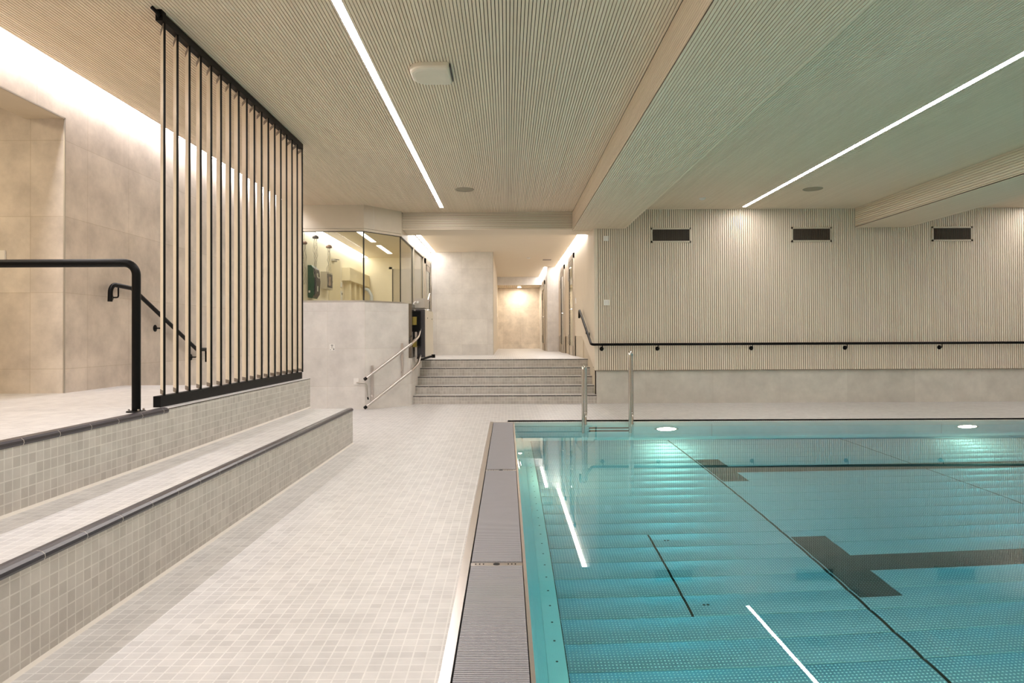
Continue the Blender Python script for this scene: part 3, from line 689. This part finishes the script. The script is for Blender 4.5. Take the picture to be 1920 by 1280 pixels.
# ------------------------------------------------------------------ platform stair lift
t = thing('stair_lift', 'wheelchair stair lift parked on twin steel rails left of the stairs', 'stair lift', (-1.6, 11.6, 0))
low = [(-2.229, 10.621, .057), (-1.60, 11.215, .588), (-1.515, 11.42, .70), (-1.515, 13.2, 1.54)]
up = [(p[0], p[1], p[2]+.45) for p in low]
for pts in (low, up):
    b = MB(); b.tube(fillet(pts, [.12, .25], 8), .023, 'steel', 16); r_ = b.build('rail', t)
    m = MB(); d = (Vector(pts[0])-Vector(pts[1])).normalized(); m.tube([Vector(pts[0]), Vector(pts[0])+d*.04], .026, 'black', 14); c = m.build('end_cap', r_); c.parent = r_
for (x, y, z0, z1) in ((-2.165, 10.775, .13, .70), (-1.745, 11.175, .49, 1.05), (-1.575, 11.6, .72, 1.24), (-1.575, 11.8, .80, 1.38), (-1.575, 12.0, .90, 1.50)):
    b = MB(); b.box(x-.018, x+.018, y-.006, y+.03, z0, z1, 'steel'); p = b.build('support_post', t)
    for zz in (z0+.09, z1-.12):
        m = MB(); m.tube([(x, y, zz), (x+(-.045 if False else .0), y-.05, zz)], .014, 'chrome', 10); c = m.build('standoff', p); c.parent = p
b = MB(); b.box(-1.60, -1.44, 11.72, 11.80, .80, 1.63, 'rubber'); b.prism([(-1.60, 11.72), (-1.58, 11.70), (-1.46, 11.70), (-1.44, 11.72)], 'z', .80, 1.63, 'rubber'); b.build('front_bumper', t)
b = MB(); b.box(-1.48, -1.435, 11.80, 13.0, .80, 1.63, 'cream'); b.build('folded_platform', t)
for y in (12.1, 12.8): 
    m = MB(); m.cyl((-1.435, y, 1.49), 'x', .012, .006, 'ink', 10); m.build('latch', t)
b = MB(); b.box(-1.62, -1.44, 11.76, 12.35, 1.66, 1.83, 'alu'); b.build('control_box', t)
b = MB(); b.cyl((-1.56, 11.72, 1.76), 'y', .022, .05, 'white', 14); b.tube(fillet([(-1.60, 11.73, 1.77), (-1.63, 11.70, 1.74), (-1.63, 11.70, 1.50)], .03, 4), .014, 'white', 8); b.build('control_lever', t)
b = MB(); b.box(-1.62, -1.56, 11.55, 11.72, 1.36, 1.50, 'yellow'); b.box(-1.62, -1.56, 11.5, 11.72, .98, 1.08, 'yellow'); b.box(-1.615, -1.50, 11.60, 12.0, 1.0, 1.6, 'black'); b.build('carriage', t)
b = MB(); b.tube(fillet([(-1.56, 11.60, .80), (-1.50, 11.66, .76), (-1.38, 11.9, .80), (-1.32, 12.0, .81)], .02, 4), .02, 'black', 8); b.box(-1.35, -1.29, 11.97, 12.03, .78, .84, 'black'); b.build('foot_flap', t)
t = thing('cable_conduit', 'thin bent grey cable from wall socket to the lower lift rail', 'cable', (-2.3, 10.66, .3))
b = MB(); b.tube(fillet([(-2.40, 10.705, .43), (-2.245, 10.68, .425), (-2.235, 10.695, .37), (-2.225, 10.705, .20)], .05, 6), .010, 'alu', 8); b.build('conduit', t)
b = MB(); b.tube([(-2.225, 10.705, .20), (-2.215, 10.70, .16)], .012, 'black', 8); b.build('plug', t)
t = thing('wall_socket', 'flat pale socket plate where the lift cable starts', 'socket', (-2.41, 10.72, .45))
b = MB(); b.box(-2.45, -2.37, 10.708, 10.72, .40, .50, 'white'); b.build('cover', t)
# small pictogram sign
t = thing('pictogram_sign', 'small white square sign on the half wall left of the lift', 'sign', (-2.79, 10.72, .99))
b = MB(); b.box(-2.835, -2.75, 10.714, 10.72, .94, 1.045, 'white'); b.build('plate', t)
b = MB(); ys = 10.713
for x0, x1, z0, z1 in ((-2.812, -2.775, 1.022, 1.032), (-2.806, -2.78, 1.008, 1.012), (-2.822, -2.812, .952, .962), (-2.775, -2.758, .954, .968), (-2.797, -2.79, .975, .982)): b.box(x0, x1, ys, ys+.002, z0, z1, 'ink')
b.lathe((-2.793, ys+.001, .994), (0, -1, 0), [(.014, 0), (.014, .001), (.011, .001), (.011, 0)], 'ink', 16); b.prism([(-2.775, .970), (-2.766, .982), (-2.757, .970)], 'y', ys, ys+.002, 'ink'); b.build('print', t)

# ------------------------------------------------------------------ ceiling and wall devices
t = thing('ceiling_device', 'white rounded sensor box under the slatted ceiling beside the light line', 'sensor', (-.6, 5.45, H))
b = MB()
def rr(x0, x1, y0, y1, r, big):
    pts = []
    for cx, cy, a0, q in ((x1-r, y1-r, 0, r), (x0+big, y1-big, 90, big), (x0+big, y0+big, 180, big), (x1-r, y0+r, 270, r)):
        for k in range(9): a = math.radians(a0+90*k/8); pts.append((cx+q*math.cos(a), cy+q*math.sin(a)))
    return pts
lay = [(0, .0), (.0, -.03), (.006, -.042), (.018, -.050), (.04, -.054)]
rings = [[(p[0], p[1], H+dz) for p in rr(-.775+i, -.45-i, 5.265+i, 5.635-i, .025-min(i, .02), .135-i)] for i, dz in lay]
for A, B_ in zip(rings, rings[1:]):
    n = len(A); b.raw(A+B_, [(k, (k+1) % n, n+(k+1) % n, n+k) for k in range(n)], 'cream', True)
b.face(rings[-1], 'cream'); b.build('housing', t)
b = MB(); b.box(-.448, -.44, 5.30, 5.60, H-.03, H, 'rubber'); b.build('mounting_edge', t)
def speaker(x, y, label):
    t = thing('ceiling_speaker', label, 'speaker', (x, y, H), 'round flush ceiling speakers')
    b = MB(); b.lathe((x, y, H-.006), (0, 0, 1), [(0, 0), (.125, 0), (.13, .002)], 'grille', 32); b.build('grille', t)
    b = MB(); b.lathe((x, y, H-.008), (0, 0, 1), [(.127, 0), (.137, .001), (.14, .008)], 'grille', 32); b.build('rim', t)
speaker(-.617, 9.85, 'round flush speaker in the ceiling left of the beam'); speaker(4.53, 9.92, 'round flush speaker in the ceiling right of the pool light line')
t = thing('smoke_detector', 'tiny white detector in the ceiling near the far slatted wall', 'detector', (3.08, 10.55, H))
b = MB(); b.lathe((3.08, 10.55, H), (0, 0, -1), [(.05, 0), (.05, .012), (.03, .028), (0, .03)], 'white', 20); b.build('body', t)
t = thing('corridor_detector', 'tiny white detector in the smooth corridor ceiling', 'detector', (.55, 17.1, 3.16))
b = MB(); b.lathe((.55, 17.1, 3.16), (0, 0, -1), [(.05, 0), (.05, .012), (.03, .028), (0, .03)], 'white', 20); b.build('body', t)
t = thing('ceiling_slot_vent', 'narrow dark slot vent in the corridor ceiling', 'vent', (1.05, 17.6, 3.16))
b = MB(); b.box(.94, 1.16, 17.5, 17.7, 3.155, 3.161, 'clip'); b.build('slot', t)
def vent(x0, x1, label):
    t = thing('wall_vent', label, 'vent', ((x0+x1)/2, YF, 2.87), 'vents high on the far slatted wall'); z0, z1 = 2.745, 2.997
    b = MB()
    for a, c, e, f in ((x0, x1, z0, z0+.028), (x0, x1, z1-.028, z1), (x0, x0+.028, z0, z1), (x1-.028, x1, z0, z1)): b.box(a, c, YF-.014, YF+.01, e, f, 'beige_metal')
    b.build('frame', t)
    b = MB(); b.box(x0+.02, x1-.02, YF-.002, YF+.0, z0+.02, z1-.02, 'dark'); b.build('backing', t)
    b = MB(); n = 40
    for i in range(n):
        x = x0+.036+(x1-x0-.072)*i/(n-1); b.box(x-.0016, x+.0016, YF-.010, YF-.003, z0+.026, z1-.026, 'clip')
    b.build('louvres', t)
vent(2.46, 3.15, 'left slotted vent on the far wall, beside the ceiling beam'); vent(4.86, 5.55, 'middle slotted vent on the far wall under the light line'); vent(7.26, 7.955, 'right slotted vent on the far wall beyond the right beam')
def plate(x, z, sz, label, cat):
    t = thing('wall_switch' if cat == 'switch' else 'wall_sensor', label, cat, (x, YF, z))
    b = MB(); b.box(x-sz/2, x+sz/2, YF-.014, YF, z-sz/2, z+sz/2, 'white'); b.build('cover', t)
    b = MB(); b.box(x-sz*.32, x+sz*.32, YF-.019, YF-.014, z-sz*.32, z+sz*.32, 'white'); b.build('rocker', t)
plate(1.695, 2.82, .085, 'small white sensor plate high on the far wall near the beam', 'sensor'); plate(1.697, 1.725, .095, 'small white switch plate on the far wall above the handrail', 'switch')
t = thing('wall_switch', 'pale switch plate on the stone wall inside the side opening', 'switch', (-4.2, 5.57, 1.85))
b = MB(); b.box(-4.24, -4.158, 5.556, 5.57, 1.80, 1.885, 'white'); b.build('cover', t)
t = thing('wall_switch', 'small white switch plate right of the nearer corridor door', 'switch', (1.49, 14.55, 1.93))
b = MB(); b.box(1.478, 1.49, 14.5, 14.62, 1.86, 1.98, 'white'); b.build('cover', t)
t = thing('wall_switch', 'tiny white switch on the side of the corridor block', 'switch', (-.33, 22.0, 1.85))
b = MB(); b.box(-.33, -.318, 21.9, 22.05, 1.8, 1.9, 'white'); b.build('cover', t)

# ------------------------------------------------------------------ things inside the office
xo = -3.72
t = thing('defibrillator_cabinet', 'dark green defibrillator cabinet on the office side wall', 'defibrillator', (xo, 12.7, 1.9))
b = MB(); b.prism([(xo, 1.90), (-3.63, 1.885), (-3.605, 1.99), (-3.60, 2.257), (-3.62, 2.45), (-3.65, 2.505), (xo, 2.505)], 'y', 12.54, 12.85, 'green'); b.build('body', t)
b = MB(); b.prism([(-3.63, 1.90), (-3.585, 1.97), (-3.57, 2.21), (-3.595, 2.435), (-3.63, 2.47)], 'y', 12.58, 12.86, 'dome_dark')
for y0, z0, z1, c in ((12.62, 2.28, 2.36, 'white'), (12.72, 2.27, 2.30, 'white'), (12.63, 2.02, 2.12, 'white'), (12.73, 2.04, 2.10, 'green')): b.box(-3.572, -3.568, y0, y0+.07, z0, z1, c)
b.build('window', t)
b = MB(); b.box(-3.705, -3.675, 12.536, 12.54, 1.99, 2.03, 'white'); b.build('symbol', t)
t = thing('glass_front_box', 'beige wall box with a small glass front beside the green cabinet', 'wall box', (xo, 13.6, 2.12))
b = MB(); b.box(xo, -3.60, 13.42, 13.87, 2.125, 2.47, 'beige_metal'); b.build('body', t)
b = MB(); b.box(-3.60, -3.595, 13.46, 13.83, 2.16, 2.435, 'dome_dark'); b.box(-3.596, -3.593, 13.55, 13.68, 2.2, 2.38, 'pink'); b.build('window', t)
b = MB(); b.cyl((-3.60, 13.80, 2.29), 'x', .011, .02, 'chrome', 8); b.build('knob', t)
t = thing('office_side_door', 'pale flush door in the office side wall', 'door', (xo, 14.45, ZL)); t['kind'] = 'structure'
b = MB(); b.box(xo, xo+.013, 14.0, 14.93, ZL, 2.86, 'office_trim'); b.build('leaf', t)
b = MB(); b.box(xo+.013, -3.64, 14.18, 14.40, 2.77, 2.815, 'alu'); b.tube([(-3.65, 14.27, 2.815), (-3.63, 14.53, 2.83)], .008, 'ink', 6); b.build('door_closer', t)
t = thing('sliding_door', 'cream sliding door with a boxed header deep in the office', 'door', (xo, 16, ZL)); t['kind'] = 'structure'
b = MB(); b.box(xo, -3.54, 15.15, 17.28, 2.435, 2.727, 'office_trim'); b.build('header', t)
for y in (15.33, 15.86, 16.4):
    b = MB(); b.box(xo, -3.60, y, y+.20, ZL, 2.435, 'office_trim'); b.build('panel', t)
t = thing('office_back_door', 'grey green door in the office back wall', 'door', (-2.5, 17.3, ZL)); t['kind'] = 'structure'
b = MB(); b.box(-2.95, -2.05, 17.27, 17.3, ZL, 2.90, 'beige_metal'); b.build('leaf', t); b = MB(); b.box(-3.03, -2.95, 17.25, 17.3, ZL, 2.95, 'office'); b.box(-3.03, -2.0, 17.25, 17.3, 2.90, 2.95, 'office'); b.box(-2.96, -2.93, 17.255, 17.3, ZL, 2.9, 'gasket'); b.build('door_frame', t)
t = thing('intercom_panel', 'two small white control units beside the office side door', 'control unit', (xo, 15.04, 2.1))
b = MB(); b.box(xo, -3.695, 15.0, 15.08, 2.275, 2.38, 'white'); b.build('upper_unit', t); b = MB(); b.box(xo, -3.695, 15.0, 15.08, 1.956, 2.187, 'white'); b.box(-3.695, -3.69, 15.02, 15.06, 2.10, 2.15, 'ink'); b.build('lower_unit', t)
t = thing('office_chair_back', 'curved white chair back just above the office sill', 'chair', (-2.36, 11.7, 1.2))
b = MB(); b.tube(fillet([(-2.50, 11.7, 1.55), (-2.36, 11.7, 1.78), (-2.36, 11.7, 1.88), (-2.42, 11.7, 1.98), (-2.47, 11.7, 1.99)], .06, 6), .028, 'white', 10); b.build('back', t)
b = MB(); b.tube([(-2.50, 11.7, 1.56), (-2.50, 11.7, .76)], .03, 'alu', 10); b.build('stem', t); b = MB(); b.cyl((-2.5, 11.7, ZL-.01), 'z', .25, .04, 'alu', 20); b.build('foot', t)
def jelly(x, y, z, r, m, label):
    t = thing('jellyfish_ornament', label, 'ornament', (x, y, z), 'jellyfish ornaments hanging in the office')
    b = MB(); b.lathe((x, y, z), (0, 0, 1), [(r*.82, -.01), (r, .0), (r*.97, r*.32), (r*.8, r*.6), (r*.45, r*.85), (0, r*.92)], m, 20); b.build('dome', t)
    b = MB(); rnd = random.Random(int(y*100))
    for k in range(7):
        a = k*.9; px, py = x+r*.45*math.cos(a), y+r*.45*math.sin(a); pts = [(px, py, z)]
        for q in range(9): pts.append((px+rnd.uniform(-.02, .02), py+rnd.uniform(-.02, .02), z-.08*(q+1)))
        b.tube(pts, .0022, 'skin', 4)
    b.build('tentacles', t); b = MB(); b.tube([(x, y, z+r*.9), (x, y, 3.2)], .002, 'ink', 4); b.build('cord', t)
jelly(-3.50, 12.28, 2.97, .058, 'dome_dark', 'dark dome jellyfish ornament, middle of the three'); jelly(-3.55, 11.77, 2.80, .052, 'pink', 'pinkish jellyfish ornament partly behind the screen'); jelly(-3.40, 12.83, 2.87, .060, 'pink', 'pinkish jellyfish ornament nearest the light slot')
